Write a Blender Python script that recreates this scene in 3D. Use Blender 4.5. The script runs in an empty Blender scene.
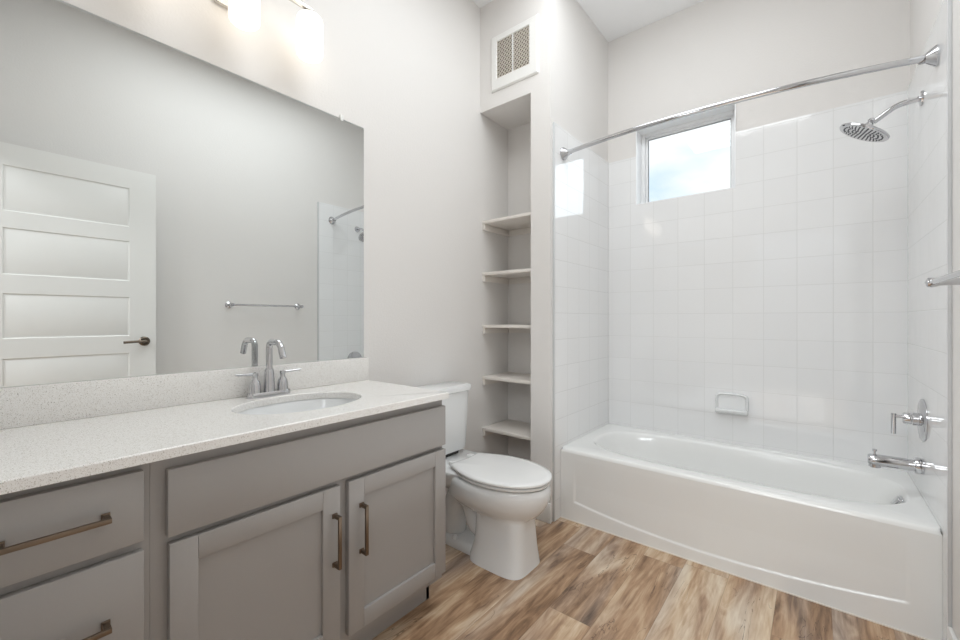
import bpy, bmesh, math, random
from mathutils import Vector, Matrix
PI = math.pi
random.seed(7)
S = bpy.context.scene
COL = S.collection

# ------------------------------------------------------------------ camera
cam_d = bpy.data.cameras.new('camera'); cam = bpy.data.objects.new('camera', cam_d); COL.objects.link(cam)
cam_d.sensor_width = 36.0; cam_d.lens = 413.65 / 960 * 36.0
cam_d.shift_y = -0.91 / 960
cam_d.clip_start = 0.02
cam.location = (1.1708, -2.933, 1.169)
cam.rotation_euler = (PI / 2, 0, 0.6819)
S.camera = cam

# ------------------------------------------------------------------ view, sky, large lights
S.view_settings.view_transform = 'Standard'; S.view_settings.look = 'None'
S.view_settings.gamma = 1.0; S.view_settings.use_curve_mapping = False
S.view_settings.exposure = 0.36
SKY = 0.92
HALL_W = 98
FLASH_FILL_W = 2.5
CEIL_W = 18.5
DAY_W = 22
SHADE_E = 1.2

w = bpy.data.worlds.new('sky'); S.world = w; w.use_nodes = True
nt = w.node_tree; nt.nodes.clear()
out = nt.nodes.new('ShaderNodeOutputWorld'); bg = nt.nodes.new('ShaderNodeBackground')
tc = nt.nodes.new('ShaderNodeTexCoord'); nz = nt.nodes.new('ShaderNodeTexNoise')
mp = nt.nodes.new('ShaderNodeMapping'); mp.inputs['Scale'].default_value = (1, 1, 2.2)
nz.inputs['Scale'].default_value = 3.2; nz.inputs['Detail'].default_value = 4
rp = nt.nodes.new('ShaderNodeValToRGB')
rp.color_ramp.elements[0].position = 0.36; rp.color_ramp.elements[0].color = (0.50, 0.72, 0.90, 1)
rp.color_ramp.elements[1].position = 0.58; rp.color_ramp.elements[1].color = (0.97, 0.99, 1.0, 1)
nt.links.new(tc.outputs['Generated'], mp.inputs['Vector']); nt.links.new(mp.outputs[0], nz.inputs['Vector'])
nt.links.new(nz.outputs[0], rp.inputs[0]); nt.links.new(rp.outputs[0], bg.inputs[0])
bg.inputs[1].default_value = SKY
nt.links.new(bg.outputs[0], out.inputs[0])

def area(name, loc, rot, sx, sy, watts, col):
    d = bpy.data.lights.new(name, 'AREA'); d.shape = 'RECTANGLE'; d.size = sx; d.size_y = sy
    d.energy = watts; d.color = col
    o = bpy.data.objects.new(name, d); COL.objects.link(o); o.location = loc; o.rotation_euler = rot
    return o
# added fill light in the bedroom outside the open door
area('bedroom_fill', (0.7, -4.6, 2.70), (0, 0, 0), 2.4, 1.4, HALL_W, (0.94, 0.975, 1.0))

# added overhead fill without a fixture, and an added light card for outside sky
area('overhead_fill', (0.58, -1.60, 3.18), (0, 0, 0), 1.1, 1.5, CEIL_W, (0.93, 0.975, 1.0))
sk = area('daylight_card', (1.62, 1.6, 3.05), (0, 0, 0), 1.7, 2.0, DAY_W, (0.86, 0.94, 1.0))  # area light added out of view to brighten the window's reflection in the tiles
sk.rotation_euler = (Vector((0.5, 0.05, 2.23)) - Vector(sk.location)).to_track_quat('-Z', 'Y').to_euler()
# added upward fill over the floor, standing in for a bounced flash
area('flash_fill_area', (0.72, -1.5, 0.45), (PI, 0, 0), 1.0, 1.4, FLASH_FILL_W, (0.90, 0.96, 1.0))

d = bpy.data.lights.new('flash_fill_spot', 'SPOT'); d.energy = 13.0; d.spot_size = math.radians(105); d.spot_blend = 1.0; d.shadow_soft_size = 0.1  # unseen spot added to brighten the ceiling and upper walls
d.color = (0.92, 0.97, 1.0)
fl = bpy.data.objects.new('flash_fill_spot', d); COL.objects.link(fl); fl.location = (0.6, -1.25, 2.0)
fl.rotation_euler = (Vector((0.55, -0.75, 3.19)) - Vector(fl.location)).to_track_quat('-Z', 'Y').to_euler()

# ------------------------------------------------------------------ materials
def newmat(name):
    m = bpy.data.materials.new(name); m.use_nodes = True
    return m, m.node_tree, m.node_tree.nodes['Principled BSDF']
def N(nt, t, **kw):
    n = nt.nodes.new(t)
    for k, v in kw.items():
        if k in n.inputs: n.inputs[k].default_value = v
        else: setattr(n, k, v)
    return n
def srgb(r, g, b):
    f = lambda c: (c / 255 / 12.92) if c / 255 <= 0.04045 else ((c / 255 + 0.055) / 1.055) ** 2.4
    return (f(r), f(g), f(b), 1)
def plain(name, col, rough=0.5, metal=0.0, bump=0.0, bscale=200.0, var=0.0, spec=0.5, coat=0.0):
    m, nt, b = newmat(name)
    b.inputs['Base Color'].default_value = col; b.inputs['Roughness'].default_value = rough
    b.inputs['Metallic'].default_value = metal; b.inputs['Specular IOR Level'].default_value = spec
    b.inputs['Coat Weight'].default_value = coat; b.inputs['Coat Roughness'].default_value = 0.05
    g = N(nt, 'ShaderNodeNewGeometry')
    nz = N(nt, 'ShaderNodeTexNoise', Scale=bscale, Detail=3.0)
    nt.links.new(g.outputs['Position'], nz.inputs['Vector'])
    if bump:
        bp = N(nt, 'ShaderNodeBump', Strength=bump, Distance=0.002)
        nt.links.new(nz.outputs[0], bp.inputs['Height']); nt.links.new(bp.outputs[0], b.inputs['Normal'])
    if var:
        mx = N(nt, 'ShaderNodeMix', data_type='RGBA')
        mx.inputs[6].default_value = tuple(c * (1 - var) for c in col[:3]) + (1,)
        mx.inputs[7].default_value = tuple(min(1, c * (1 + var)) for c in col[:3]) + (1,)
        nt.links.new(nz.outputs[0], mx.inputs[0]); nt.links.new(mx.outputs[2], b.inputs['Base Color'])
    return m
def tile_mat(name, ax, off):
    m, nt, b = newmat(name)
    g = N(nt, 'ShaderNodeNewGeometry'); sp = N(nt, 'ShaderNodeSeparateXYZ'); cb = N(nt, 'ShaderNodeCombineXYZ')
    nt.links.new(g.outputs['Position'], sp.inputs[0])
    a1 = N(nt, 'ShaderNodeMath', operation='SUBTRACT'); a1.inputs[1].default_value = off - 20 * 0.1555
    a2 = N(nt, 'ShaderNodeMath', operation='SUBTRACT'); a2.inputs[1].default_value = 0.427 - 4 * 0.1555
    nt.links.new(sp.outputs[ax], a1.inputs[0]); nt.links.new(sp.outputs[2], a2.inputs[0])
    nt.links.new(a1.outputs[0], cb.inputs[0]); nt.links.new(a2.outputs[0], cb.inputs[1])
    br = N(nt, 'ShaderNodeTexBrick', offset=0.0, squash=1.0)
    br.inputs['Scale'].default_value = 1.0; br.inputs['Mortar Size'].default_value = 0.0016
    br.inputs['Mortar Smooth'].default_value = 0.4; br.inputs['Bias'].default_value = 0
    br.inputs['Brick Width'].default_value = 0.1555; br.inputs['Row Height'].default_value = 0.1555
    br.inputs['Color1'].default_value = srgb(243, 243, 243); br.inputs['Color2'].default_value = srgb(241, 241, 241)
    br.inputs['Mortar'].default_value = srgb(230, 230, 229)
    nt.links.new(cb.outputs[0], br.inputs['Vector']); nt.links.new(br.outputs['Color'], b.inputs['Base Color'])
    bp = N(nt, 'ShaderNodeBump', Strength=0.5, Distance=0.0012, invert=True)
    nt.links.new(br.outputs['Fac'], bp.inputs['Height'])
    nz = N(nt, 'ShaderNodeTexNoise', Scale=9.0, Detail=1.0); nt.links.new(g.outputs['Position'], nz.inputs['Vector'])
    bp2 = N(nt, 'ShaderNodeBump', Strength=0.12, Distance=0.004)
    nt.links.new(nz.outputs[0], bp2.inputs['Height']); nt.links.new(bp.outputs[0], bp2.inputs['Normal'])
    nt.links.new(bp2.outputs[0], b.inputs['Normal'])
    b.inputs['Roughness'].default_value = 0.06; b.inputs['Specular IOR Level'].default_value = 0.75
    return m
def floor_mat():
    m, nt, b = newmat('oak_vinyl_planks')
    L = nt.links.new
    g = N(nt, 'ShaderNodeNewGeometry'); sp = N(nt, 'ShaderNodeSeparateXYZ'); L(g.outputs['Position'], sp.inputs[0])
    def M(op, a, b_=None, c=None):
        n = N(nt, 'ShaderNodeMath', operation=op)
        for i, v in enumerate((a, b_, c)):
            if v is None: continue
            if isinstance(v, (int, float)): n.inputs[i].default_value = v
            else: L(v, n.inputs[i])
        return n.outputs[0]
    PW, PL = 0.178, 1.22
    u = M('DIVIDE', M('ADD', sp.outputs[0], 4.0 + 0.12), PW); ix = M('FLOOR', u); fx = M('FRACT', u)
    wn = N(nt, 'ShaderNodeTexWhiteNoise', noise_dimensions='1D'); L(ix, wn.inputs['W'])
    v = M('DIVIDE', M('ADD', M('ADD', sp.outputs[1], 20.0), M('MULTIPLY', wn.outputs['Value'], PL)), PL)
    iy = M('FLOOR', v); fy = M('FRACT', v)
    cb = N(nt, 'ShaderNodeCombineXYZ'); L(ix, cb.inputs[0]); L(iy, cb.inputs[1])
    wn2 = N(nt, 'ShaderNodeTexWhiteNoise', noise_dimensions='2D'); L(cb.outputs[0], wn2.inputs['Vector'])
    # grain coordinates shifted per plank
    gx = M('ADD', M('MULTIPLY', sp.outputs[0], 1.0), M('MULTIPLY', wn2.outputs['Value'], 37.0))
    cg = N(nt, 'ShaderNodeCombineXYZ'); L(gx, cg.inputs[0]); L(sp.outputs[1], cg.inputs[1])
    def noise(sx, sy, det, dist=0.0, rough=0.55):
        mp = N(nt, 'ShaderNodeMapping'); mp.inputs['Scale'].default_value = (sx, sy, 1); L(cg.outputs[0], mp.inputs['Vector'])
        n = N(nt, 'ShaderNodeTexNoise', Scale=1.0, Detail=det, Distortion=dist, Roughness=rough); L(mp.outputs[0], n.inputs['Vector'])
        return n.outputs[0]
    broad = noise(8, 1.3, 3, 1.3)
    fine = noise(90, 4, 5, 0.3, 0.65)
    mid = noise(19, 3.6, 5, 2.2)
    tone = M('ADD', M('MULTIPLY', M('SUBTRACT', broad, 0.5), 1.7), M('ADD', M('MULTIPLY', wn2.outputs['Value'], 0.30), 0.39))
    tone = M('ADD', tone, M('MULTIPLY', M('SUBTRACT', mid, 0.5), 0.8))
    tone = M('ADD', tone, M('MULTIPLY', M('SUBTRACT', fine, 0.5), 0.6))
    rp = N(nt, 'ShaderNodeValToRGB'); cr = rp.color_ramp
    stops = [(0.0, srgb(92, 68, 50)), (0.25, srgb(140, 109, 82)), (0.48, srgb(176, 143, 113)), (0.72, srgb(201, 174, 144)), (1.0, srgb(222, 204, 179))]
    cr.elements[0].position, cr.elements[0].color = stops[0]
    cr.elements[1].position, cr.elements[1].color = stops[-1]
    for p_, c_ in stops[1:-1]:
        e = cr.elements.new(p_); e.color = c_
    L(tone, rp.inputs[0])
    # greyer planks and streaks
    gm = N(nt, 'ShaderNodeMix', data_type='RGBA'); hs = N(nt, 'ShaderNodeHueSaturation', Saturation=0.64, Value=0.95)
    L(rp.outputs[0], hs.inputs['Color']); L(rp.outputs[0], gm.inputs[6]); L(hs.outputs[0], gm.inputs[7])
    gr = noise(5, 0.7, 2, 0.5)
    grc = N(nt, 'ShaderNodeMapRange'); L(gr, grc.inputs[0]); grc.inputs[1].default_value = 0.45; grc.inputs[2].default_value = 0.68
    L(grc.outputs[0], gm.inputs[0])
    # thin dark cracks following the grain
    cn = noise(5.5, 1.0, 4, 1.6)
    ck = M('ABSOLUTE', M('SUBTRACT', cn, 0.5)); ckm = M('LESS_THAN', ck, 0.0038)
    sel = noise(3, 1.3, 1, 0.0); ckm = M('MULTIPLY', ckm, M('GREATER_THAN', sel, 0.55))
    c2 = N(nt, 'ShaderNodeMix', data_type='RGBA'); L(M('MULTIPLY', ckm, 0.55), c2.inputs[0]); L(gm.outputs[2], c2.inputs[6]); c2.inputs[7].default_value = srgb(70, 50, 38)
    # seams
    ex = M('MINIMUM', fx, M('SUBTRACT', 1.0, fx)); ey = M('MINIMUM', fy, M('SUBTRACT', 1.0, fy))
    sm = M('MAXIMUM', M('LESS_THAN', ex, 0.006), M('LESS_THAN', ey, 0.0011))
    c3 = N(nt, 'ShaderNodeMix', data_type='RGBA'); L(M('MULTIPLY', sm, 0.32), c3.inputs[0]); L(c2.outputs[2], c3.inputs[6]); c3.inputs[7].default_value = srgb(80, 60, 46)
    L(c3.outputs[2], b.inputs['Base Color'])
    b.inputs['Roughness'].default_value = 0.42
    bp = N(nt, 'ShaderNodeBump', Strength=0.15, Distance=0.001); L(fine, bp.inputs['Height']); L(bp.outputs[0], b.inputs['Normal'])
    return m
def quartz_mat():
    m, nt, b = newmat('speckled_quartz'); L = nt.links.new
    g = N(nt, 'ShaderNodeNewGeometry')
    base = srgb(244, 242, 239); cur = None
    for sc, lo, hi, col in ((420, 0.62, 0.68, srgb(196, 190, 182)), (700, 0.60, 0.68, srgb(212, 205, 195)), (300, 0.70, 0.74, srgb(165, 158, 150))):
        nz = N(nt, 'ShaderNodeTexNoise', Scale=sc, Detail=1.0); L(g.outputs['Position'], nz.inputs['Vector'])
        mr = N(nt, 'ShaderNodeMapRange'); L(nz.outputs[0], mr.inputs[0]); mr.inputs[1].default_value = lo; mr.inputs[2].default_value = hi
        mx = N(nt, 'ShaderNodeMix', data_type='RGBA'); L(mr.outputs[0], mx.inputs[0])
        if cur is None: mx.inputs[6].default_value = base
        else: L(cur, mx.inputs[6])
        mx.inputs[7].default_value = col; cur = mx.outputs[2]
    L(cur, b.inputs['Base Color']); b.inputs['Roughness'].default_value = 0.22
    return m
def shade_mat():
    m, nt, b = newmat('glowing_opal_glass')
    b.inputs['Base Color'].default_value = (0.9, 0.88, 0.84, 1); b.inputs['Roughness'].default_value = 0.25
    b.inputs['Emission Color'].default_value = (1.0, 0.90, 0.76, 1); b.inputs['Emission Strength'].default_value = SHADE_E
    return m
def glass_mat():
    m, nt, b = newmat('window_glass'); nt.nodes.remove(b)
    o = nt.nodes['Material Output']
    t = N(nt, 'ShaderNodeBsdfTransparent'); gl = N(nt, 'ShaderNodeBsdfGlossy', Roughness=0.0)
    fr = N(nt, 'ShaderNodeFresnel', IOR=1.45); mx = N(nt, 'ShaderNodeMixShader')
    t.inputs[0].default_value = (0.98, 0.99, 0.99, 1)
    nt.links.new(fr.outputs[0], mx.inputs[0]); nt.links.new(t.outputs[0], mx.inputs[1]); nt.links.new(gl.outputs[0], mx.inputs[2])
    nt.links.new(mx.outputs[0], o.inputs[0])
    return m

WALL = plain('painted_orange_peel_wall', srgb(231, 228, 225), 0.62, bump=0.35, bscale=110, spec=0.3)
CEIL = plain('white_ceiling_paint', srgb(242, 242, 242), 0.8, bump=0.25, bscale=120, spec=0.2)
TRIM = plain('white_semi_gloss_trim', srgb(238, 237, 234), 0.35, bump=0.02)
DOORP = plain('white_door_paint', srgb(240, 239, 236), 0.38, bump=0.02)
SHELF = plain('shelf_paint', srgb(232, 226, 219), 0.45, bump=0.02)
FLOOR = floor_mat()
TILE_B = tile_mat('white_tile_back', 0, 0.0)
TILE_S = tile_mat('white_tile_side', 1, -0.646)
QUARTZ = quartz_mat()
CAB = plain('grey_cabinet_paint', srgb(160, 156, 153), 0.42, bump=0.03, bscale=300, var=0.02)
CABD = plain('dark_toe_kick_paint', srgb(118, 113, 111), 0.5, var=0.03)
CHROME = plain('polished_chrome', (0.58, 0.58, 0.595, 1), 0.06, 1.0)
NICKEL = plain('brushed_nickel', (0.62, 0.60, 0.57, 1), 0.22, 1.0, bump=0.05, bscale=600)
BRONZE = plain('champagne_bronze', srgb(124, 110, 96), 0.36, 1.0, bump=0.04, bscale=500)
PEWTER = plain('dark_pewter', srgb(118, 108, 98), 0.3, 1.0)
PORC = plain('white_porcelain', srgb(236, 237, 237), 0.08, spec=0.5, coat=0.3, var=0.005, bscale=3)
ACRYL = plain('white_tub_enamel', srgb(240, 240, 238), 0.14, coat=0.2, var=0.005, bscale=3)
SEATP = plain('white_seat_plastic', srgb(240, 240, 239), 0.18, var=0.005, bscale=3)
MIRR = plain('mirror_silver', (0.79, 0.81, 0.805, 1), 0.0, 1.0)
MEDGE = plain('mirror_edge_glass', srgb(120, 128, 124), 0.2)
CLEAR = plain('clear_plastic_clip', srgb(235, 235, 232), 0.15)
VENTB = plain('vent_filter_backing', srgb(112, 100, 88), 0.9, bump=0.3, bscale=300, var=0.1)
VINYL = plain('white_window_vinyl', srgb(250, 251, 252), 0.3, bump=0.02)
GASK = plain('grey_window_gasket', srgb(150, 152, 154), 0.6, var=0.03)
GLASS = glass_mat(); SHADE = shade_mat()
GAP_FILL = plain('dark_gap_fill', srgb(60, 58, 56), 0.7, var=0.05)

# ------------------------------------------------------------------ mesh helpers
WORLD = {}
def obj(name, bm, mat, parent=None, sharp=35):
    off = WORLD[parent.name] if parent else Vector((0, 0, 0))
    if not parent:
        zs = [v.co for v in bm.verts]
        lo = Vector((min(v.x for v in zs), min(v.y for v in zs), min(v.z for v in zs))); hi = Vector((max(v.x for v in zs), max(v.y for v in zs), max(v.z for v in zs)))
        off = Vector(((lo.x + hi.x) / 2, (lo.y + hi.y) / 2, lo.z))
    bmesh.ops.translate(bm, verts=bm.verts, vec=-off)
    for f in bm.faces: f.smooth = True
    a = math.radians(sharp)
    for e in bm.edges:
        if len(e.link_faces) != 2 or e.calc_face_angle(0) > a: e.smooth = False
    me = bpy.data.meshes.new(name); bm.to_mesh(me); bm.free()
    me.materials.append(mat)
    o = bpy.data.objects.new(name, me); COL.objects.link(o)
    if parent: o.parent = parent
    else: o.location = off
    WORLD[o.name] = off.copy()
    return o
def thing(name, loc, label, cat, group=None):
    o = bpy.data.objects.new(name, None); COL.objects.link(o); o.location = loc
    o.empty_display_size = 0.1
    o['label'] = label; o['category'] = cat
    if group: o['group'] = group
    WORLD[o.name] = Vector(loc); return o
def tag(o, label, cat, group=None):
    o['label'] = label; o['category'] = cat
    if group: o['group'] = group
    return o
def struct(name, bm, mat, parent=None):
    o = obj(name, bm, mat, parent)
    if not parent: o['kind'] = 'structure'
    return o
def BM(): return bmesh.new()
def merge(bm, t):
    me = bpy.data.meshes.new('tmp'); t.to_mesh(me); t.free(); bm.from_mesh(me); bpy.data.meshes.remove(me)
def box(bm, lo, hi, bev=0.0, seg=2, mtx=None):
    t = BM(); bmesh.ops.create_cube(t, size=1.0)
    for v in t.verts:
        v.co = Vector([(lo[i] + hi[i]) / 2 + v.co[i] * (hi[i] - lo[i]) for i in range(3)])
    if bev: bmesh.ops.bevel(t, geom=list(t.edges), offset=bev, segments=seg, profile=0.5, affect='EDGES')
    if mtx: bmesh.ops.transform(t, matrix=mtx, verts=t.verts)
    bmesh.ops.recalc_face_normals(t, faces=t.faces)
    merge(bm, t); return bm
def B(lo, hi, bev=0.0, seg=2): return box(BM(), lo, hi, bev, seg)
def basis(axis):
    z = Vector(axis).normalized(); x = z.orthogonal().normalized(); return x, z.cross(x), z
def lathe(bm, prof, origin=(0, 0, 0), axis=(0, 0, 1), n=40):
    """prof: list of (r, h) along axis; zero radii become poles"""
    X, Y, Z = basis(axis); O = Vector(origin); rings = []
    for r, h in prof:
        if r < 1e-6: rings.append([bm.verts.new(O + Z * h)])
        else: rings.append([bm.verts.new(O + Z * h + (X * math.cos(2 * PI * k / n) + Y * math.sin(2 * PI * k / n)) * r) for k in range(n)])
    fs = []
    for a, b in zip(rings, rings[1:]):
        for k in range(n):
            q = [a[k % len(a)], a[(k + 1) % len(a)], b[(k + 1) % len(b)], b[k % len(b)]]
            q2 = []
            for v in q:
                if v not in q2: q2.append(v)
            if len(q2) > 2: fs.append(bm.faces.new(q2))
    bmesh.ops.recalc_face_normals(bm, faces=fs); return bm
def loft(bm, rings, cap0=True, cap1=True, closed=True):
    R = [[bm.verts.new(Vector(p)) for p in r] for r in rings]; n = len(R[0]); fs = []
    for a, b in zip(R, R[1:]):
        for k in range(n if closed else n - 1):
            fs.append(bm.faces.new((a[k], a[(k + 1) % n], b[(k + 1) % n], b[k])))
    if cap0: fs.append(bm.faces.new(R[0]))
    if cap1: fs.append(bm.faces.new(R[-1]))
    bmesh.ops.recalc_face_normals(bm, faces=fs); return bm
def tube(bm, pts, r, n=18, cap=True):
    pts = [Vector(p) for p in pts]; rs = r if isinstance(r, (list, tuple)) else [r] * len(pts)
    rings = []; t0 = (pts[1] - pts[0]).normalized(); x = t0.orthogonal().normalized()
    for i, p in enumerate(pts):
        t = (pts[min(i + 1, len(pts) - 1)] - pts[max(i - 1, 0)]).normalized()
        x = (x - t * x.dot(t)).normalized(); y = t.cross(x)
        rings.append([p + (x * math.cos(2 * PI * k / n) + y * math.sin(2 * PI * k / n)) * rs[i] for k in range(n)])
    return loft(bm, rings, cap, cap)
def fillet(pts, rad, seg=8):
    pts = [Vector(p) for p in pts]; o = [pts[0]]
    for a, b, c in zip(pts, pts[1:], pts[2:]):
        d1 = (a - b).normalized(); d2 = (c - b).normalized()
        p1 = b + d1 * rad; p2 = b + d2 * rad
        for k in range(seg + 1):
            t = k / seg; o.append((1 - t) ** 2 * p1 + 2 * t * (1 - t) * b + t * t * p2)
    o.append(pts[-1]); return o
def sell(cx, cy, a, b, n, z, N_=64, a2=None):
    """superellipse ring; a2 = half length on the +x side"""
    r = []
    for k in range(N_):
        t = 2 * PI * k / N_; c, s = math.cos(t), math.sin(t)
        x = math.copysign(abs(c) ** (2 / n), c); y = math.copysign(abs(s) ** (2 / n), s)
        r.append((cx + x * (a2 if (a2 and x > 0) else a), cy + y * b, z))
    return r
def rect_ring(x0, x1, y0, y1, cx, cy, angs, z, rad=0.0):
    r = []
    for t in angs:
        c, s = math.cos(t), math.sin(t); k = 1e9
        if c > 1e-9: k = min(k, (x1 - cx) / c)
        if c < -1e-9: k = min(k, (x0 - cx) / c)
        if s > 1e-9: k = min(k, (y1 - cy) / s)
        if s < -1e-9: k = min(k, (y0 - cy) / s)
        r.append((cx + c * k, cy + s * k, z))
    return r

# ------------------------------------------------------------------ the room shell
XL, XR = -0.529, 1.534          # mirror wall, right wall (paint)
YF = -2.985                     # wall with the doorway
CZ = 3.196
NF, NB, PX = -0.838, -0.5227, -0.142   # niche front, niche back, pillar inner face
struct('floor', B((-1.6, -5.6, -0.06), (2.9, 0.12, 0.0)), FLOOR)
struct('ceiling', B((-0.65, -3.1, CZ), (1.65, 0.14, CZ + 0.08)), CEIL)
struct('wall_left', B((XL - 0.1, YF - 0.1, 0), (XL, 0.0, CZ)), WALL)
struct('wall_right', B((XR, YF - 0.1, 0), (XR + 0.1, 0.14, CZ)), WALL)
WX0, WX1, WZ0, WZ1 = 0.195, 0.792, 1.968, 2.495
bm = BM(); WD = 0.17
box(bm, (XL - 0.1, 0.010, 0), (WX0, WD, CZ)); box(bm, (WX1, 0.010, 0), (XR + 0.1, WD, CZ))
box(bm, (WX0, 0.010, 0), (WX1, WD, WZ0)); box(bm, (WX0, 0.010, WZ1), (WX1, WD, CZ))
struct('wall_back', bm, WALL)
bm = BM()
box(bm, (PX, NF, 0), (-0.010, 0.010, CZ)); box(bm, (XL, NF, 2.512), (PX, NB, CZ)); box(bm, (XL, NB, 0), (PX, NB + 0.09, CZ))
struct('wall_niche', bm, WALL)
DX0, DX1, DZ = 0.58, 1.445, 2.20
bm = BM()
box(bm, (XL - 0.1, YF - 0.115, 0), (DX0, YF, CZ)); box(bm, (DX1, YF - 0.115, 0), (XR + 0.1, YF, CZ)); box(bm, (DX0, YF - 0.115, DZ), (DX1, YF, CZ))
struct('wall_front', bm, WALL)
# bedroom beyond the open door
bm = BM()
box(bm, (-1.6, -5.6, 0), (-1.5, -3.1, 2.75)); box(bm, (2.8, -5.6, 0), (2.9, -3.1, 2.75)); box(bm, (-1.5, -5.6, 0), (2.8, -5.5, 2.75))
box(bm, (-1.5, -3.15, 0), (XL - 0.1, -3.1, 2.75)); box(bm, (XR + 0.1, -3.15, 0), (2.8, -3.1, 2.75))
struct('wall_bedroom', bm, plain('dimmed_bedroom_grey', srgb(150, 152, 154), 0.65, bump=0.3, bscale=110))  # unseen wall's colour darkened so its reflection in the tiles stays dim
struct('ceiling_bedroom', B((-1.6, -5.6, 2.75), (2.9, -3.1, 2.83)), CEIL)
# door casing (jamb lining)
bm = BM()
box(bm, (DX0, YF - 0.12, 0), (DX0 + 0.015, YF + 0.004, DZ), 0.002); box(bm, (DX1 - 0.004, YF - 0.12, 0), (DX1, YF + 0.001, DZ)); box(bm, (DX0, YF - 0.12, DZ - 0.015), (DX1, YF + 0.004, DZ), 0.002)
struct('trim_1', bm, TRIM)

# tile panels, 10 mm proud of the paint
TT = 2.306; TF = -0.803
bm = BM()
box(bm, (-0.010, 0, 0.38), (WX0, 0.010, TT)); box(bm, (WX1, 0, 0.38), (XR, 0.010, TT)); box(bm, (WX0, 0, 0.38), (WX1, 0.010, WZ0))
struct('wall_tile_back', bm, TILE_B)
struct('wall_tile_left', box(B((-0.010, TF, 0.0), (0.0, -0.7365, 0.400), 0.0), (-0.010, TF, 0.400), (0.0, 0.0, TT)), TILE_S)
struct('wall_tile_right', box(B((1.524, TF, 0.0), (XR, -0.7365, 0.400), 0.0), (1.524, TF, 0.400), (XR, 0.0, TT)), TILE_S)

EDGE = plain('grey_tile_edge_trim', srgb(205, 206, 207), 0.35, bump=0.03)
struct('trim_4', B((-0.0102, TF - 0.011, 0.0), (0.0008, TF - 0.0002, TT), 0.002), EDGE)
struct('trim_5', B((1.5232, TF - 0.011, 0.0), (XR, TF - 0.0002, TT), 0.002), EDGE)

def base_board(name, lo, hi): struct(name, B(lo, hi, 0.004, 2), TRIM)
base_board('baseboard_left', (XL, -1.70, 0), (XL + 0.013, NB, 0.115))
base_board('baseboard_pillar', (PX, NF - 0.013, 0), (-0.003, NF, 0.115))
base_board('baseboard_right', (XR - 0.013, YF, 0), (XR, TF - 0.012, 0.115))
base_board('baseboard_niche', (XL + 0.013, NB - 0.013, 0), (PX, NB, 0.115))

# window
wf = BM(); fy0, fy1 = 0.105, 0.165
fw = 0.026
box(wf, (WX0, fy0, WZ0), (WX0 + fw, fy1, WZ1), 0.004); box(wf, (WX1 - fw, fy0, WZ0), (WX1, fy1, WZ1), 0.004)
box(wf, (WX0 + fw, fy0, WZ0), (WX1 - fw, fy1, WZ0 + 0.016), 0.004); box(wf, (WX0 + fw, fy0, WZ1 - fw), (WX1 - fw, fy1, WZ1), 0.004)
win = struct('window_1', wf, VINYL)
bm = BM(); s = 0.015; a0, a1, c0, c1 = WX0 + fw, WX1 - fw, WZ0 + 0.016, WZ1 - fw
box(bm, (a0, fy0 + 0.022, c0), (a0 + s, fy1 - 0.01, c1), 0.002); box(bm, (a1 - s, fy0 + 0.022, c0), (a1, fy1 - 0.01, c1), 0.002)
box(bm, (a0 + s, fy0 + 0.022, c0), (a1 - s, fy1 - 0.01, c0 + s), 0.002); box(bm, (a0 + s, fy0 + 0.022, c1 - s), (a1 - s, fy1 - 0.01, c1), 0.002)
obj('window_sash', bm, VINYL, win)
bm = BM(); g_ = 0.004; yy = fy0 + 0.034
b0, b1, d0, d1 = a0 + s, a1 - s, c0 + s, c1 - s
box(bm, (b0, yy - 0.004, d0), (b0 + g_, yy + 0.004, d1)); box(bm, (b1 - g_, yy - 0.004, d0), (b1, yy + 0.004, d1)); box(bm, (b0, yy - 0.004, d1 - g_), (b1, yy + 0.004, d1)); box(bm, (b0, yy - 0.004, d0), (b1, yy + 0.004, d0 + g_))
obj('window_gasket', bm, GASK, win)
obj('window_pane', B((b0, yy + 0.001, d0), (b1, yy + 0.003, d1)), GLASS, win)
# white reveal returns
bm = BM()
box(bm, (WX0 - 0.001, -0.001, WZ0 + 0.004), (WX0 + 0.004, fy0, WZ1 - 0.004)); box(bm, (WX1 - 0.004, -0.001, WZ0 + 0.004), (WX1 + 0.001, fy0, WZ1 - 0.004)); box(bm, (WX0 - 0.001, -0.001, WZ0 - 0.001), (WX1 + 0.001, fy0, WZ0 + 0.004)); box(bm, (WX0 - 0.001, -0.001, WZ1 - 0.004), (WX1 + 0.001, fy0, WZ1 + 0.001))
struct('trim_2', bm, VINYL)

# ------------------------------------------------------------------ the open door (seen in the mirror)
HX = DX1 - 0.004; DW = 0.86; LX = HX - 0.035
dy0, dy1 = YF + 0.018, YF + 0.018 + DW
zP = [(1.795, 2.059), (1.428, 1.698), (1.055, 1.318), (0.677, 0.940), (0.21, 0.562)]
py0, py1 = -2.818, -2.251
bm = BM()
box(bm, (LX + 0.006, dy0, 0.012), (HX, dy1, 2.185))
zs = [0.012] + [v for a in reversed(zP) for v in a] + [2.185]
box(bm, (LX, dy0, 0.012), (LX + 0.006, py0, 2.185)); box(bm, (LX, py1, 0.012), (LX + 0.006, dy1, 2.185))
for i in range(0, len(zs), 2): box(bm, (LX, py0, zs[i]), (LX + 0.006, py1, zs[i + 1]))
door = struct('door_1', bm, DOORP)
for a, b in zP:   # sticking and raised field of each panel
    t = BM(); e = 0.0
    rings = []
    for ins, x in ((0.0, LX + 0.0002), (0.005, LX + 0.0045), (0.011, LX + 0.0045), (0.016, LX + 0.0025)):
        rings.append([(x, py0 + ins, a + ins), (x, py1 - ins, a + ins), (x, py1 - ins, b - ins), (x, py0 + ins, b - ins)])
    loft(t, rings, False, True)
    obj('door_panel', t, DOORP, door)
hy, hz = -2.172, 1.016
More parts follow.
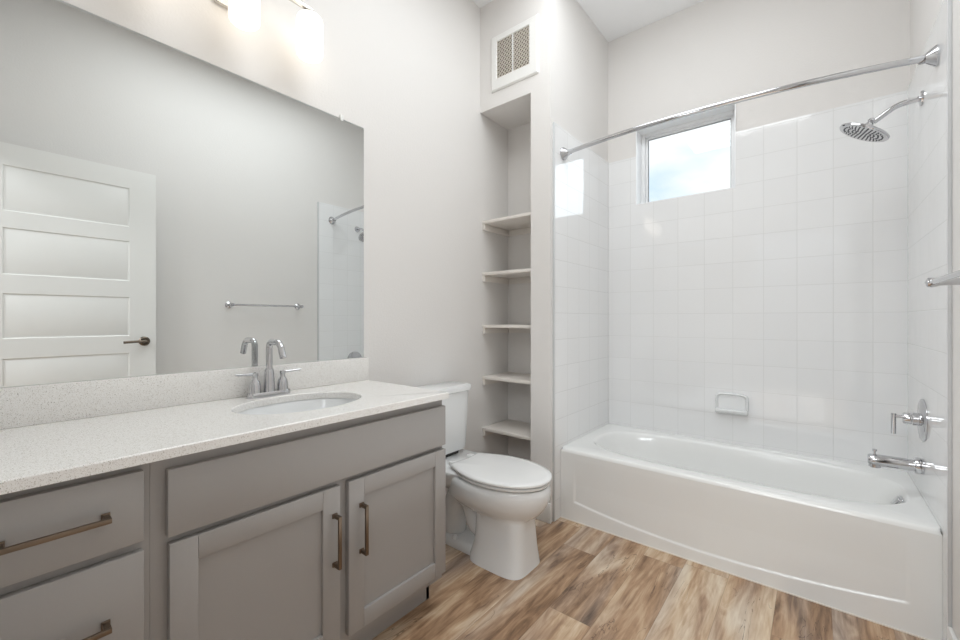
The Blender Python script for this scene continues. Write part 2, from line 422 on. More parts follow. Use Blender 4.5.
bm = BM(); lathe(bm, [(0, 0), (0.032, 0), (0.032, 0.006), (0.026, 0.011), (0.012, 0.012), (0.012, 0.045), (0, 0.047)], (LX, hy, hz), (-1, 0, 0))
tube(bm, fillet([(LX - 0.040, hy + 0.004, hz), (LX - 0.044, hy - 0.06, hz), (LX - 0.042, hy - 0.118, hz - 0.004)], 0.03), 0.0085)
obj('door_handle', bm, PEWTER, door)
obj('latch_plate', B((LX + 0.008, dy1 - 0.001, hz - 0.03), (LX + 0.028, dy1 + 0.001, hz + 0.03)), PEWTER, door)

# ------------------------------------------------------------------ bathtub
TY = -0.736; TZ = 0.409
X0, X1, Y1 = 0.0003, 1.5237, -0.0003
cx, cy = 0.772, -0.352
angs = [2 * PI * k / 128 for k in range(128)]
for X_, Y_ in ((X0, TY), (X1, TY), (X1, Y1), (X0, Y1)): angs.append(math.atan2(Y_ - cy, X_ - cx) % (2 * PI))
angs.sort()
def basin(a_l, a_r, b, n, z, dx=0.0, yc=cy):
    r = []
    for t in angs:
        c, s = math.cos(t), math.sin(t)
        a = a_r if c > 0 else a_l
        k = (abs(c / a) ** n + abs(s / b) ** n) ** (-1 / n)
        r.append((cx + dx + c * k, yc + s * k, z))
    return r
rings = []
for ins, z in ((0, 0.0), (0, TZ - 0.018), (0.0025, TZ - 0.009), (0.008, TZ - 0.0025), (0.016, TZ)):
    rings.append(rect_ring(X0 + min(ins, 0.0004), X1 - min(ins, 0.0004), TY + ins, Y1 - min(ins, 0.0004), cx, cy, angs, z))
rings += [basin(0.705, 0.712, 0.292, 3.2, TZ - 0.001), basin(0.694, 0.702, 0.284, 3.2, TZ - 0.004), basin(0.684, 0.694, 0.276, 3.2, TZ - 0.016),
          basin(0.66, 0.662, 0.264, 3.2, TZ - 0.07), basin(0.60, 0.625, 0.245, 3.2, 0.22), basin(0.53, 0.60, 0.225, 3.2, 0.12),
          basin(0.48, 0.57, 0.20, 3.0, 0.085), basin(0.40, 0.52, 0.15, 2.6, 0.074), basin(0.1, 0.1, 0.05, 2, 0.07)]
bm = BM(); loft(bm, rings, True, True)
# drop the flat front quads and put the panelled apron there
kill = [f for f in bm.faces if all(abs(v.co.y - TY) < 1e-6 for v in f.verts) and len(f.verts) == 4]
bmesh.ops.delete(bm, geom=kill, context='FACES')
def apron(x, z):
    u = (x - 0.76) / 0.68
    zb = 0.055 + 0.055 * u * u
    d = min(x - 0.085, 1.44 - x, z - zb)
    top = max(0.0, min(1.0, (0.36 - z) / 0.14))
    k = max(0.0, min(1.0, d / 0.008)); k = k * k * (3 - 2 * k)
    return TY + 0.0055 * k * top
nx, nzz = 220, 90
g = [[bm.verts.new((X0 + (X1 - X0) * i / nx, apron(X0 + (X1 - X0) * i / nx, (TZ - 0.018) * j / nzz), (TZ - 0.018) * j / nzz)) for j in range(nzz + 1)] for i in range(nx + 1)]
fs = [bm.faces.new((g[i][j], g[i + 1][j], g[i + 1][j + 1], g[i][j + 1])) for i in range(nx) for j in range(nzz)]
bmesh.ops.recalc_face_normals(bm, faces=bm.faces)
tub = thing('bathtub', (0.762, -0.37, 0), 'white alcove bathtub with arched apron panel, set between tiled walls under the window', 'bathtub')
obj('tub_shell', bm, ACRYL, tub, sharp=60)
bm = BM(); M_ = Matrix.Translation((1.4515, -0.395, 0.368)) @ Matrix.Rotation(0.54, 4, 'Y')
box(bm, (-0.012, -0.030, -0.030), (0.0, 0.030, 0.030), 0.006, 3, M_)
box(bm, (-0.018, -0.022, -0.022), (-0.011, 0.022, 0.022), 0.003, 2, M_)
ov = obj('overflow_plate', bm, CHROME, tub); ov['label'] = 'square chrome overflow plate'
bm = BM(); lathe(bm, [(0, 0), (0.035, 0), (0.033, 0.005), (0.012, 0.004), (0, 0.006)], (1.22, cy, 0.0735), (0, 0, 1)); obj('drain', bm, CHROME, tub)
struct('trim_3', B((0.0, TY - 0.004, 0.0), (1.524, TY - 0.0003, 0.005)), plain('white_caulk', srgb(236, 230, 220), 0.5))

# ------------------------------------------------------------------ bath fittings
def shower_rod():
    t = thing('shower_curtain_rod', (0.762, -0.70, 2.16), 'curved chrome shower curtain rod spanning the tub opening', 'curtain rod')
    z0, z1 = 2.154, 2.150; pts = []
    for k in range(41):
        u = k / 40; x = 0.02 + u * 1.484
        pts.append((x, -0.705 + 0.040 * u - 0.085 * (1 - (2 * u - 1) ** 2), z0 + (z1 - z0) * u))
    obj('rod', tube(BM(), pts, 0.0125, 20), CHROME, t)
    for x, d, z, yr in ((0.0003, 1, z0, -0.705), (1.5237, -1, z1, -0.665)):
        bm = BM(); lathe(bm, [(0, 0), (0.037, 0), (0.038, 0.006), (0.034, 0.012), (0.026, 0.022), (0.017, 0.033), (0.016, 0.05), (0.0128, 0.051)], (x, yr, z), (d, 0, 0))
        obj('flange', bm, CHROME, t)
shower_rod()
sy = -0.372
t = thing('wall_shower', (1.524, sy, 2.11), 'round chrome rain shower head on a bent arm from the right tiled wall', 'shower head')
bm = BM(); lathe(bm, [(0, 0), (0.031, 0), (0.030, 0.006), (0.013, 0.010), (0, 0.010)], (1.5235, sy, 2.112), (-1, 0, 0)); obj('flange', bm, CHROME, t)
obj('arm', tube(BM(), fillet([(1.52, sy, 2.112), (1.447, sy, 2.108), (1.372, sy, 2.055)], 0.03), 0.0112, 16), CHROME, t)
nrm = Vector((-0.50, 0.02, -0.86)).normalized(); hc = Vector((1.342, sy, 2.020))
bm = BM(); lathe(bm, [(0.0, -0.06), (0.012, -0.058), (0.015, -0.048), (0.011, -0.040), (0.016, -0.034), (0.018, -0.022), (0.0, -0.010)], hc, nrm)
obj('ball_joint', bm, CHROME, t)
bm = BM(); lathe(bm, [(0, -0.020), (0.02, -0.020), (0.03, -0.012), (0.091, -0.004), (0.096, 0.0), (0.096, 0.006), (0.093, 0.009), (0.0, 0.009)], hc, nrm, 56); hd = obj('head', bm, CHROME, t)
bm = BM(); Xn, Yn, Zn = basis(nrm)
for rr, n_ in ((0.0, 1), (0.014, 6), (0.028, 12), (0.042, 18), (0.058, 24), (0.074, 30)):
    for k in range(n_):
        a = 2 * PI * k / n_; c = hc + nrm * 0.0088 + (Xn * math.cos(a) + Yn * math.sin(a)) * rr
        lathe(bm, [(0.0032, 0), (0.0026, 0.003), (0, 0.0033)], c, nrm, 8)
obj('nozzles', bm, plain('grey_silicone_nozzle', srgb(95, 97, 100), 0.5, var=0.03), hd)

vy, vz = -0.405, 0.744
t = thing('shower_valve', (1.524, vy, vz), 'round chrome tub valve plate with a lever handle above the spout', 'shower valve')
bm = BM(); lathe(bm, [(0, 0), (0.088, 0), (0.088, 0.004), (0.082, 0.009), (0.03, 0.014), (0, 0.014)], (1.5235, vy, vz), (-1, 0, 0), 56); obj('escutcheon', bm, CHROME, t)
bm = BM(); lathe(bm, [(0.027, 0.008), (0.027, 0.034), (0.024, 0.038), (0.024, 0.058), (0.021, 0.063), (0, 0.064)], (1.5235, vy, vz), (-1, 0, 0)); hb = obj('handle_body', bm, CHROME, t)
bm = BM(); tube(bm, [(1.465, vy, vz + 0.005), (1.432, vy, vz + 0.006)], 0.006); tube(bm, [(1.433, vy, vz + 0.016), (1.433, vy, vz - 0.072)], 0.0085); obj('lever', bm, CHROME, hb)
py, pz = -0.40, 0.547
t = thing('tub_spout', (1.524, py, pz), 'chrome cylindrical tub spout with a diverter knob below the valve', 'tub spout')
bm = BM(); lathe(bm, [(0, 0), (0.033, 0), (0.034, 0.022), (0.032, 0.027), (0.020, 0.028)], (1.5235, py, pz), (-1, 0, 0)); obj('flange', bm, CHROME, t)
bm = BM(); lathe(bm, [(0.024, 0.02), (0.026, 0.150), (0.025, 0.165), (0.021, 0.172), (0.0, 0.174)], (1.5235, py, pz), (-1, 0, -0.025)); lathe(bm, [(0.021, -0.006), (0.021, 0.030), (0.018, 0.032), (0.0, 0.031)], (1.374, py, pz - 0.003), (0, 0, -1)); obj('spout_body', bm, CHROME, t)
bm = BM(); lathe(bm, [(0.004, 0), (0.004, 0.014), (0.008, 0.016), (0.008, 0.024), (0, 0.026)], (1.374, py, pz + 0.020), (0, 0, 1)); obj('diverter_knob', bm, CHROME, t)

# ceramic soap dish
sx0, sx1, sz0, sz1 = 0.684, 0.860, 0.592, 0.718
bm = BM(); cxs, czs, hw, hh = (sx0 + sx1) / 2, (sz0 + sz1) / 2, (sx1 - sx0) / 2, (sz1 - sz0) / 2
def sd(sc, y, dz=0.0, sq=1.0): return [(p[0], y, p[1] + dz) for p in [(q[0], q[1]) for q in sell(cxs, czs, hw * sc, hh * sc * sq, 5, 0, 48)]]
loft(bm, [sd(1, -0.0005), sd(1.0, -0.012), sd(0.97, -0.020), sd(0.90, -0.023), sd(0.86, -0.020), sd(0.80, -0.012)], True, True)
# protruding tray at the bottom
tr = BM(); pr = []
for z, d in ((sz0 + 0.002, 0.024), (sz0 + 0.006, 0.040), (sz0 + 0.016, 0.047), (sz0 + 0.024, 0.047), (sz0 + 0.028, 0.042), (sz0 + 0.028, 0.012)):
    ring = []
    for k in range(33):
        a = PI * k / 32; c, s_ = math.cos(a), math.sin(a)
        ring.append((cxs + math.copysign(abs(c) ** 0.35, c) * hw * 0.97, -0.008 - abs(s_) ** 0.35 * (d - 0.008), z))
    pr.append(ring)
loft(tr, pr, True, True); merge(bm, tr)
o = obj('soap_dish', bm, PORC, sharp=50); tag(o, 'white ceramic soap dish set in the back wall tile above the tub', 'soap dish')

# towel bar on the right wall
t = thing('towel_bar', (XR, -1.305, 1.285), 'chrome towel bar on the right wall between door and tub tile', 'towel bar')
bx = XR - 0.078
obj('bar', tube(BM(), [(bx, -1.612, 1.285), (bx, -0.998, 1.285)], 0.0085), CHROME, t)
for y in (-1.595, -1.015):
    bm = BM(); lathe(bm, [(0, 0), (0.027, 0), (0.027, 0.006), (0.019, 0.012), (0.011, 0.018), (0.010, 0.058), (0.014, 0.066), (0.0155, 0.078), (0.014, 0.088), (0.0, 0.094)], (XR - 0.0003, y, 1.285), (-1, 0, 0))
    obj('post', bm, CHROME, t)

# ------------------------------------------------------------------ closet niche: shelves and vent grille
sh_lab = ['topmost of five white shelves in the recess, below the vent', 'second from top white shelf in the tall recess',
          'middle one of five white shelves in the recess, near eye level', 'fourth from top white shelf in the recess, just above toilet tank height',
          'bottommost white shelf in the recess, right behind the toilet seat']
sh_z = [1.812, 1.474, 1.132, 0.795, 0.459]
def shelf():
    z = sh_z[0]
    t = thing('wall_shelf', (XL, NB, z), sh_lab[0], 'shelf', 'painted shelves in the recess')
    x0, x1, y0, y1 = XL + 0.0005, PX - 0.0005, NF + 0.022, NB - 0.0005
    obj('shelf_board', B((x0, y0, z - 0.019), (x1, y1, z), 0.0015), SHELF, t)
    for a, b in (((x0, y0 + 0.004, z - 0.058), (x0 + 0.018, y1, z - 0.0191)), ((x1 - 0.018, y0 + 0.004, z - 0.058), (x1, y1, z - 0.0191)), ((x0 + 0.0181, y1 - 0.018, z - 0.058), (x1 - 0.0181, y1, z - 0.0191))):
        obj('cleat', B(a, b, 0.001), SHELF, t)
    return t
s0 = shelf()
for i in range(1, 5):
    c = s0.copy(); COL.objects.link(c); c.location.z = sh_z[i]; c['label'] = sh_lab[i]
    for ch in list(s0.children):
        d = ch.copy(); COL.objects.link(d); d.parent = c
gx0, gx1, gz0, gz1 = -0.430, -0.086, 2.608, 2.952; ix0, ix1, iz0, iz1 = -0.386, -0.147, 2.680, 2.912
vt = thing('vent_grille', ((gx0 + gx1) / 2, NF, gz0), 'square white return air vent grille with beige mesh, high on wall above the shelves', 'vent')
bm = BM()
def rr(x0, x1, z0, z1, y): return [(x0, y, z0), (x1, y, z0), (x1, y, z1), (x0, y, z1)]
loft(bm, [rr(gx0, gx1, gz0, gz1, NF - 0.0003), rr(gx0, gx1, gz0, gz1, NF - 0.006), rr(gx0 + 0.008, gx1 - 0.008, gz0 + 0.008, gz1 - 0.008, NF - 0.013), rr(ix0 - 0.004, ix1 + 0.004, iz0 - 0.004, iz1 + 0.004, NF - 0.013), rr(ix0, ix1, iz0, iz1, NF - 0.010), rr(ix0, ix1, iz0, iz1, NF - 0.001)], False, False)
obj('grille_frame', bm, TRIM, vt, sharp=20)
obj('filter', B((ix0 - 0.002, NF - 0.0022, iz0 - 0.002), (ix1 + 0.002, NF - 0.0006, iz1 + 0.002)), VENTB, vt)
bm = BM(); sp = 0.025; W_, H_ = ix1 - ix0, iz1 - iz0
for sgn in (1, -1):
    k = -int(H_ / sp) - 1
    while k * sp < W_ + H_:
        # line x = k*sp + sgn*z (local), clipped to the rectangle
        c = k * sp
        if sgn > 0: zl, zh = max(0, -c), min(H_, W_ - c)
        else: zl, zh = max(0, c - W_), min(H_, c)
        k += 1
        if zh - zl < 0.004: continue
        xa, xb = c + sgn * zl, c + sgn * zh
        p0 = Vector((ix0 + xa, 0, iz0 + zl)); p1 = Vector((ix0 + xb, 0, iz0 + zh)); d = (p1 - p0).normalized(); q = Vector((-d.z, 0, d.x)) * 0.0034
        ra = [(v.x, y, v.z) for v, y in (((p0 + q), NF - 0.008), ((p0 - q), NF - 0.008), ((p0 - q), NF - 0.004), ((p0 + q), NF - 0.004))]
        rb = [(v.x, y, v.z) for v, y in (((p1 + q), NF - 0.008), ((p1 - q), NF - 0.008), ((p1 - q), NF - 0.004), ((p1 + q), NF - 0.004))]
        loft(bm, [ra, rb])
obj('mesh_screen', bm, plain('beige_grille_mesh', srgb(214, 206, 194), 0.5, var=0.02), vt)
mxx = (ix0 + ix1) / 2
obj('divider_bar', B((mxx - 0.004, NF - 0.011, iz0), (mxx + 0.004, NF - 0.003, iz1), 0.001), TRIM, vt)

# ------------------------------------------------------------------ vanity
VY0, VY1, VD = YF + 0.004, -1.722, -2.674
FX = 0.008                      # door / drawer face
CT = 0.875; CU = 0.850          # countertop top / underside
KZ = 0.118
def carcass(y0, y1, openings, name, loc, label, end_right):
    t = thing(name, loc, label, 'cabinet', None)
    bm = BM(); xb, xf = XL + 0.0005, FX - 0.0205
    box(bm, (xb, y0, 0.0 if not end_right else 0.0), (xf - 0.02, y0 + 0.016, CU - 0.0005)); box(bm, (xb, y1 - 0.016, KZ), (xf - 0.02, y1, CU - 0.0005))
    box(bm, (xb, y1 - 0.016, 0), (xf - 0.075, y1, KZ))
    box(bm, (xb, y0 + 0.016, KZ), (xf - 0.02, y1 - 0.016, KZ + 0.016)); box(bm, (xb, y0 + 0.016, KZ + 0.016), (xb + 0.006, y1 - 0.016, CU - 0.0005))
    obj('carcass', bm, CAB, t)
    bm = BM(); a, b = xf - 0.02, xf
    # face frame as one flat frame: stiles and rails
    st = openings['stiles']; ra = openings['rails']
    for u0, u1 in st: box(bm, (a, u0, KZ), (b, u1, CU - 0.0005))
    for i, (u0, u1) in enumerate(st[:-1]):
        for z0, z1 in ra[i]: box(bm, (a, u1, z0), (b, st[i + 1][0], z1))
    obj('face_frame', bm, CAB, t)
    obj('toe_kick', B((xf - 0.085, y0 + 0.017, 0.0005), (xf - 0.075, y1, KZ - 0.0005)), CAB, t)
    return t
def pull(parent, x, p0, p1):
    """square bar pull between two posts"""
    bm = BM(); p0, p1 = Vector(p0), Vector(p1); d = (p1 - p0).normalized()
    h = 0.0055; u = Vector((0, 1, 0)) if abs(d.z) > 0.5 else Vector((0, 0, 1))
    def bar(a, b, w1, w2): # box from a to b corners
        lo = [min(a[i], b[i]) for i in range(3)]; hi = [max(a[i], b[i]) for i in range(3)]; box(bm, lo, hi, 0.0015)
    bar(p0 + Vector((0.026, 0, 0)) - u * h, p1 + Vector((0.034, 0, 0)) + u * h, 0, 0)
    for e, sgn in ((p0, 1), (p1, -1)):
        bar(e - u * h, e + d * sgn * 0.011 + u * h + Vector((0.030, 0, 0)), 0, 0)
        bar(e - u * (h + 0.003) - d * sgn * 0.002, e + d * sgn * 0.013 + u * (h + 0.003) + Vector((0.005, 0, 0)), 0, 0)
    return obj('handle', bm, BRONZE, parent)
def shaker(parent, y0, y1, z0, z1, hy, hz0, hz1):
    fwd = 0.058; bm = BM(); xa, xb = FX - 0.020, FX
    box(bm, (xa, y0, z0), (xb, y0 + fwd, z1), 0.0015); box(bm, (xa, y1 - fwd, z0), (xb, y1, z1), 0.0015)
    box(bm, (xa, y0 + fwd + 0.0003, z0), (xb - 0.0003, y1 - fwd - 0.0003, z0 + fwd), 0.0012); box(bm, (xa, y0 + fwd + 0.0003, z1 - fwd), (xb - 0.0003, y1 - fwd - 0.0003, z1), 0.0012)
    box(bm, (xa + 0.003, y0 + fwd - 0.003, z0 + fwd - 0.003), (xb - 0.011, y1 - fwd + 0.003, z1 - fwd + 0.003))
    d = obj('door', bm, CAB, parent)
    pull(d, FX, (FX, hy, hz0), (FX, hy, hz1)); return d
ZT0, ZT1, ZD0, ZD1 = 0.662, 0.819, 0.148, 0.645
sb = carcass(VD, VY1, dict(stiles=[(VD, VD + 0.045), (-2.206, -2.162), (VY1 - 0.02, VY1)], rails=[[(KZ, 0.165), (0.628, 0.680), (0.80, CU - 0.0005)]] * 2),
    'vanity_cabinet', ((XL + FX) / 2, (VD + VY1) / 2, 0), 'grey two door vanity sink cabinet with a false drawer front, next to the toilet', True)
obj('false_front', B((FX - 0.02, -2.645, ZT0), (FX, VY1 + 0.001, ZT1), 0.002), CAB, sb)
shaker(sb, -2.642, -2.199, ZD0, ZD1, -2.219, 0.401, 0.563)
shaker(sb, -2.167, VY1 + 0.001, ZD0, ZD1, -2.121, 0.401, 0.563)
db = carcass(VY0, VD - 0.0006, dict(stiles=[(VY0, VY0 + 0.02), (VD - 0.022, VD - 0.0006)], rails=[[(KZ, 0.165), (0.375, 0.40), (0.628, 0.680), (0.80, CU - 0.0005)]]),
    'drawer_cabinet', ((XL + FX) / 2, (VY0 + VD) / 2, 0), 'grey drawer cabinet of the vanity with long bronze pulls, left of the sink cabinet', False)
for z0, z1 in ((ZT0 + 0.012, ZT1 + 0.012), (0.408, 0.653), (ZD0, 0.392)):
    d = obj('drawer', B((FX - 0.02, -2.962, z0), (FX, -2.689, z1), 0.002), CAB, db)
    zc = (z0 + z1) / 2; zc = {0: 0.752, 1: 0.525, 2: 0.27}[0 if z0 > 0.6 else 1 if z0 > 0.3 else 2]
    pull(d, FX, (FX, -2.906, zc), (FX, -2.748, zc))

# countertop with an oval cut-out
SX, SY, SA, SB_ = -0.252, -2.188, 0.163, 0.220
cx0, cx1, cy0, cy1 = XL + 0.0005, 0.023, VY0, -1.718
an = [2 * PI * k / 96 for k in range(96)] + [math.atan2(b - SY, a - SX) % (2 * PI) for a in (cx0, cx1) for b in (cy0, cy1)]
an.sort()
def ell(a, b, z): 
    r = []
    for t_ in an:
        c, s_ = math.cos(t_), math.sin(t_); k = 1 / math.hypot(c / a, s_ / b); r.append((SX + c * k, SY + s_ * k, z))
    return r
def cr(i, z): return rect_ring(cx0, cx1 - i, cy0, cy1 - i, SX, SY, an, z)
bm = BM()
loft(bm, [ell(SA, SB_, CU), cr(0, CU), cr(0, CT - 0.003), cr(0.003, CT), ell(SA + 0.003, SB_ + 0.003, CT), ell(SA, SB_, CT - 0.003), ell(SA, SB_, CU)], False, False)
bmesh.ops.remove_doubles(bm, verts=bm.verts, dist=1e-5)
ct = thing('countertop', ((cx0 + cx1) / 2, (cy0 + cy1) / 2, CU), 'white speckled quartz countertop with backsplash on the vanity cabinets', 'countertop')
obj('slab', bm, QUARTZ, ct)
obj('backsplash', B((XL + 0.0005, VY0, CT + 0.0002), (XL + 0.020, cy1, 0.9845), 0.002), QUARTZ, ct)
# undermount sink
bm = BM(); rg = []
for a, b, z in ((SA + 0.03, SB_ + 0.03, CU - 0.0008), (SA + 0.004, SB_ + 0.004, CU - 0.0008), (SA - 0.001, SB_ - 0.001, CU - 0.012), (SA - 0.012, SB_ - 0.014, CU - 0.05), (SA - 0.035, SB_ - 0.045, CU - 0.095), (SA - 0.075, SB_ - 0.095, CU - 0.125), (0.03, 0.03, CU - 0.133)):
    rg.append([(SX + a * math.cos(k * PI / 32), SY + b * math.sin(k * PI / 32), z) for k in range(64)])
for a, b, z in ((0.03, 0.03, CU - 0.145), (SA - 0.065, SB_ - 0.085, CU - 0.136), (SA - 0.02, SB_ - 0.03, CU - 0.10), (SA + 0.005, SB_ + 0.005, CU - 0.05), (SA + 0.012, SB_ + 0.012, CU - 0.012), (SA + 0.03, SB_ + 0.03, CU - 0.010)):
    rg.append([(SX + a * math.cos(k * PI / 32), SY + b * math.sin(k * PI / 32), z) for k in range(64)])
loft(bm, rg, False, False)
n = 64
snk = thing('sink', (SX, SY, CU - 0.145), 'oval white undermount sink in the quartz countertop', 'sink')
obj('basin', bm, PORC, snk)
bm = BM(); lathe(bm, [(0.0, -0.012), (0.029, -0.012), (0.030, 0.002), (0.024, 0.003), (0.02, 0.0), (0.012, 0.004), (0, 0.005)], (SX, SY, CU - 0.1325)); obj('drain', bm, CHROME, snk)

# centre-set faucet
fx, fy = -0.459, -2.21
ft = thing('faucet', (fx, fy, CT), 'chrome two handle faucet with angled spout behind the oval sink', 'faucet')
bm = BM(); rg = []
for sc, z in ((1, 0.0003), (1, 0.010), (0.97, 0.016), (0.90, 0.019)):
    rg.append([(fx + 0.027 * sc * math.copysign(abs(math.cos(t_)) ** 0.75, math.cos(t_)), fy + 0.080 * (1 - (1 - sc) * 0.35) * math.copysign(abs(math.sin(t_)) ** 0.6, math.sin(t_)), CT + z) for t_ in [2 * PI * k / 64 for k in range(64)]])
loft(bm, rg); obj('base_plate', bm, CHROME, ft)
bm = BM(); lathe(bm, [(0.021, 0.017), (0.020, 0.030), (0.0175, 0.080), (0.0165, 0.098), (0.012, 0.106), (0, 0.107)], (fx, fy, CT))
tube(bm, fillet([(fx, fy, CT + 0.09), (fx, fy, CT + 0.207), (fx + 0.088, fy, CT + 0.207), (fx + 0.112, fy, CT + 0.152)], 0.026, 10), 0.0115, 20)
obj('spout', bm, CHROME, ft)
for sg in (1, -1):
    y = fy + sg * 0.0515; bm = BM()
    lathe(bm, [(0.021, 0.017), (0.020, 0.022), (0.020, 0.040), (0.0165, 0.058), (0.0095, 0.068), (0.0085, 0.078), (0.0105, 0.082), (0.0105, 0.092), (0, 0.095)], (fx, y, CT))
    hb = obj('handle', bm, CHROME, ft)
    bm = BM(); tube(bm, [(fx, y, CT + 0.087), (fx + 0.004, y + sg * 0.03, CT + 0.088), (fx + 0.012, y + sg * 0.070, CT + 0.091)], [0.0055, 0.0045, 0.0035]); obj('lever', bm, CHROME, hb)

# mirror
MZ0, MZ1, MY0, MY1 = 0.985, 2.091, VY0 + 0.02, -1.7365
mr = thing('wall_mirror', (XL, (MY0 + MY1) / 2, MZ0), 'wide frameless wall mirror above the vanity backsplash', 'mirror')
obj('mirror_glass', B((XL + 0.0052, MY0, MZ0), (XL + 0.006, MY1, MZ1)), MIRR, mr)
obj('mirror_edge', B((XL + 0.0004, MY0 - 0.0003, MZ0 - 0.0), (XL + 0.0051, MY1 + 0.0005, MZ1 + 0.0005)), MEDGE, mr)
for y in (-1.856,):
    bm = BM(); box(bm, (XL + 0.0003, y - 0.009, MZ1 + 0.001), (XL + 0.009, y + 0.009, MZ1 + 0.018), 0.003); box(bm, (XL + 0.0062, y - 0.007, MZ1 - 0.010), (XL + 0.009, y + 0.007, MZ1 + 0.004), 0.001)
    obj('mirror_clip', bm, CLEAR, mr)

# vanity light
LXc = XL + 0.118; ly = [-2.072, -2.317, -2.562]; LB = 2.415
vl = thing('vanity_light', (XL, -2.317, 2.33), 'nickel bar vanity light with glowing opal glass cylinder shades above the mirror', 'vanity light')
bm = BM(); box(bm, (XL + 0.0004, -2.317 - 0.060, 2.318), (XL + 0.022, -2.317 + 0.060, 2.438), 0.005, 3)
obj('backplate', bm, NICKEL, vl)
bm = BM(); tube(bm, fillet([(XL + 0.02, -2.317, 2.365), (XL + 0.07, -2.317, 2.365), (XL + 0.095, -2.317, LB), (LXc, -2.317, LB)], 0.015), 0.009); obj('arm', bm, NICKEL, vl)
bm = BM(); box(bm, (LXc - 0.008, ly[2] - 0.012, LB - 0.008), (LXc + 0.008, ly[0] + 0.012, LB + 0.008), 0.002); obj('bar', bm, NICKEL, vl)
for y in ly:
    bm = BM(); lathe(bm, [(0, -0.009), (0.020, -0.009), (0.024, -0.020), (0.024, -0.030), (0, -0.030)], (LXc, y, LB)); obj('socket', bm, NICKEL, vl)
    r_ = 0.050; z0, z1 = 2.218, LB - 0.024; bm = BM(); pr = [(0, z0)]
    for k in range(1, 9):
        a = PI / 2 * k / 8; pr.append((r_ - 0.022 + 0.022 * math.sin(a), z0 + 0.022 - 0.022 * math.cos(a)))
    for k in range(0, 9):
        a = PI / 2 * k / 8; pr.append((r_ - 0.026 + 0.026 * math.cos(a), z1 - 0.026 + 0.026 * math.sin(a)))
    pr.append((0.0, z1)); lathe(bm, pr, (LXc, y, 0)); obj('shade', bm, SHADE, vl)

# ------------------------------------------------------------------ toilet
ty = -1.292
tl = thing('toilet', (-0.1, ty, 0), 'white two piece toilet with closed lid between vanity and recess', 'toilet')
def egg(xb, xf, hw, z, nb=3.0, nf=2.1, cxf=0.42, N_=72):
    """plan outline: squarish at the back, round at the front"""
    c0 = xb + (xf - xb) * cxf; r = []
    for k in range(N_):
        t_ = 2 * PI * k / N_; c, s_ = math.cos(t_), math.sin(t_); n_ = nf if c > 0 else nb
        x = math.copysign(abs(c) ** (2 / n_), c); y = math.copysign(abs(s_) ** (2 / n_), s_)
        r.append((c0 + x * ((xf - c0) if c > 0 else (c0 - xb)), ty + y * hw, z))
    return r
def dlid(xb, xf, hw, z, N_=30):
    c0 = xb + (xf - xb) * 0.46; h = []
    for k in range(N_ + 1):            # front tip to widest point
        t_ = PI / 2 * k / N_; h.append((c0 + (xf - c0) * math.cos(t_) ** 0.95, hw * math.sin(t_) ** 0.95))
    for k in range(1, 15):             # taper to the hinge side
        u = k / 14; h.append((c0 - (c0 - xb - 0.022) * u, hw * (1 - 0.34 * u ** 1.9)))
    wb = hw * 0.66
    for k in range(1, 8):
        t_ = PI / 2 * k / 7; h.append((xb + 0.022 - 0.022 * math.sin(t_), wb - 0.022 * (1 - math.cos(t_)) * 1.0))
    for k in range(1, 6): h.append((xb + 0.010 * (1 - (1 - k / 5) ** 2), (wb - 0.022) * (1 - k / 5)))
    return [(x, ty + y, z) for x, y in h] + [(x, ty - y, z) for x, y in reversed(h[1:-1])]
bm = BM()
rg = [egg(-0.30, 0.185, 0.135, 0.396), egg(-0.305, 0.218, 0.170, 0.398, 2.2), egg(-0.31, 0.225, 0.179, 0.390, 2.2), egg(-0.31, 0.229, 0.183, 0.368, 2.2), egg(-0.31, 0.226, 0.180, 0.338, 2.2),
      egg(-0.30, 0.212, 0.168, 0.304), egg(-0.27, 0.192, 0.147, 0.276), egg(-0.24, 0.172, 0.125, 0.257), egg(-0.22, 0.148, 0.108, 0.243, 3, 2.6),
      egg(-0.14, 0.136, 0.098, 0.230, 3.5, 3.6), egg(-0.14, 0.136, 0.100, 0.18, 3.5, 4), egg(-0.145, 0.140, 0.107, 0.09, 3.5, 4.4), egg(-0.165, 0.144, 0.122, 0.025, 3.5, 4.6), egg(-0.165, 0.147, 0.126, 0.0, 3.5, 4.6)]
loft(bm, rg)
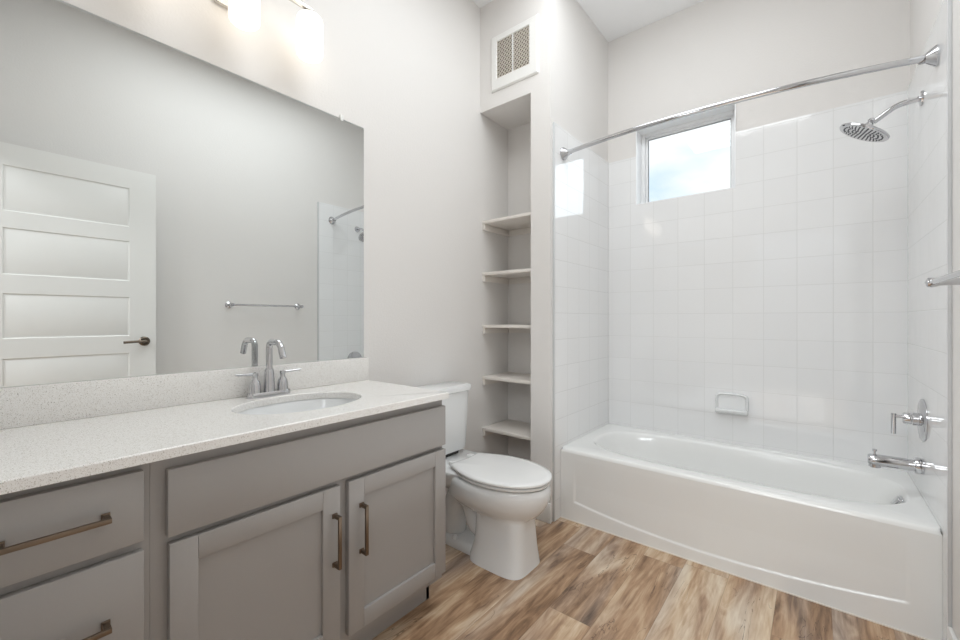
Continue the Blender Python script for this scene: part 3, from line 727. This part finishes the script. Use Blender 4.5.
# rear foot flange and trapway
t2 = BM(); loft(t2, [egg(-0.40, 0.0, 0.085, 0.0, 4, 4), egg(-0.40, 0.0, 0.085, 0.03, 4, 4), egg(-0.39, 0.0, 0.070, 0.045, 4, 4)]); merge(bm, t2)
tube(bm, fillet([(-0.05, ty, 0.18), (-0.16, ty, 0.10), (-0.22, ty, 0.26), (-0.32, ty, 0.25), (-0.335, ty, 0.04)], 0.06, 10), 0.060, 24)
t2 = BM(); loft(t2, [egg(-0.50, -0.15, 0.10, 0.30, 5, 5), egg(-0.515, -0.15, 0.150, 0.35, 5, 5), egg(-0.52, -0.15, 0.165, 0.395, 5, 5), egg(-0.52, -0.15, 0.165, 0.41, 5, 5), egg(-0.515, -0.155, 0.158, 0.416, 5, 5)]); merge(bm, t2)
obj('bowl', bm, PORC, tl, sharp=50)
bm = BM()
loft(bm, [dlid(-0.258, 0.218, 0.173, 0.4045), dlid(-0.263, 0.226, 0.180, 0.4080), dlid(-0.263, 0.227, 0.181, 0.4150), dlid(-0.260, 0.222, 0.177, 0.4180)])
obj('seat', bm, SEATP, tl, sharp=50)
bm = BM()
loft(bm, [dlid(-0.255, 0.214, 0.168, 0.4215), dlid(-0.262, 0.226, 0.180, 0.4235), dlid(-0.267, 0.232, 0.185, 0.4265), dlid(-0.268, 0.233, 0.186, 0.4330), dlid(-0.265, 0.229, 0.183, 0.4380), dlid(-0.25, 0.205, 0.162, 0.4415), dlid(-0.1, 0.09, 0.06, 0.4430)])
obj('lid', bm, SEATP, tl, sharp=50)
for s_ in (1, -1):
    bm = BM(); box(bm, (-0.300, ty + s_ * 0.07 - 0.018, 0.4165), (-0.262, ty + s_ * 0.07 + 0.018, 0.436), 0.006, 3); obj('hinge', bm, SEATP, tl)
bm = BM(); tcx = -0.438
def tk(x0, x1, hw, z, n_=7): return sell((x0 + x1) / 2, ty, (x1 - x0) / 2, hw, n_, z, 72)
loft(bm, [tk(-0.48, -0.385, 0.10, 0.436), tk(-0.50, -0.372, 0.137, 0.440), tk(-0.508, -0.367, 0.144, 0.455), tk(-0.515, -0.358, 0.156, 0.72), tk(-0.516, -0.356, 0.158, 0.766)])
obj('tank', bm, PORC, tl, sharp=50)
obj('tank_gap_fill', box(BM(), (-0.48, ty - 0.09, 0.4165), (-0.39, ty + 0.09, 0.4355)), GAP_FILL, tl)  # dark block closing the gap between tank and bowl
bm = BM(); loft(bm, [tk(-0.517, -0.352, 0.164, 0.7665), tk(-0.5185, -0.346, 0.170, 0.770), tk(-0.5185, -0.344, 0.172, 0.790), tk(-0.517, -0.347, 0.169, 0.798), tk(-0.50, -0.365, 0.150, 0.803)])
obj('tank_lid', bm, PORC, tl, sharp=50)
for s_ in (1, -1):
    bm = BM(); lathe(bm, [(0.016, 0.0), (0.015, 0.012), (0.009, 0.021), (0, 0.023)], (-0.27, ty + s_ * 0.068, 0.040)); obj('bolt_cap', bm, PORC, tl)
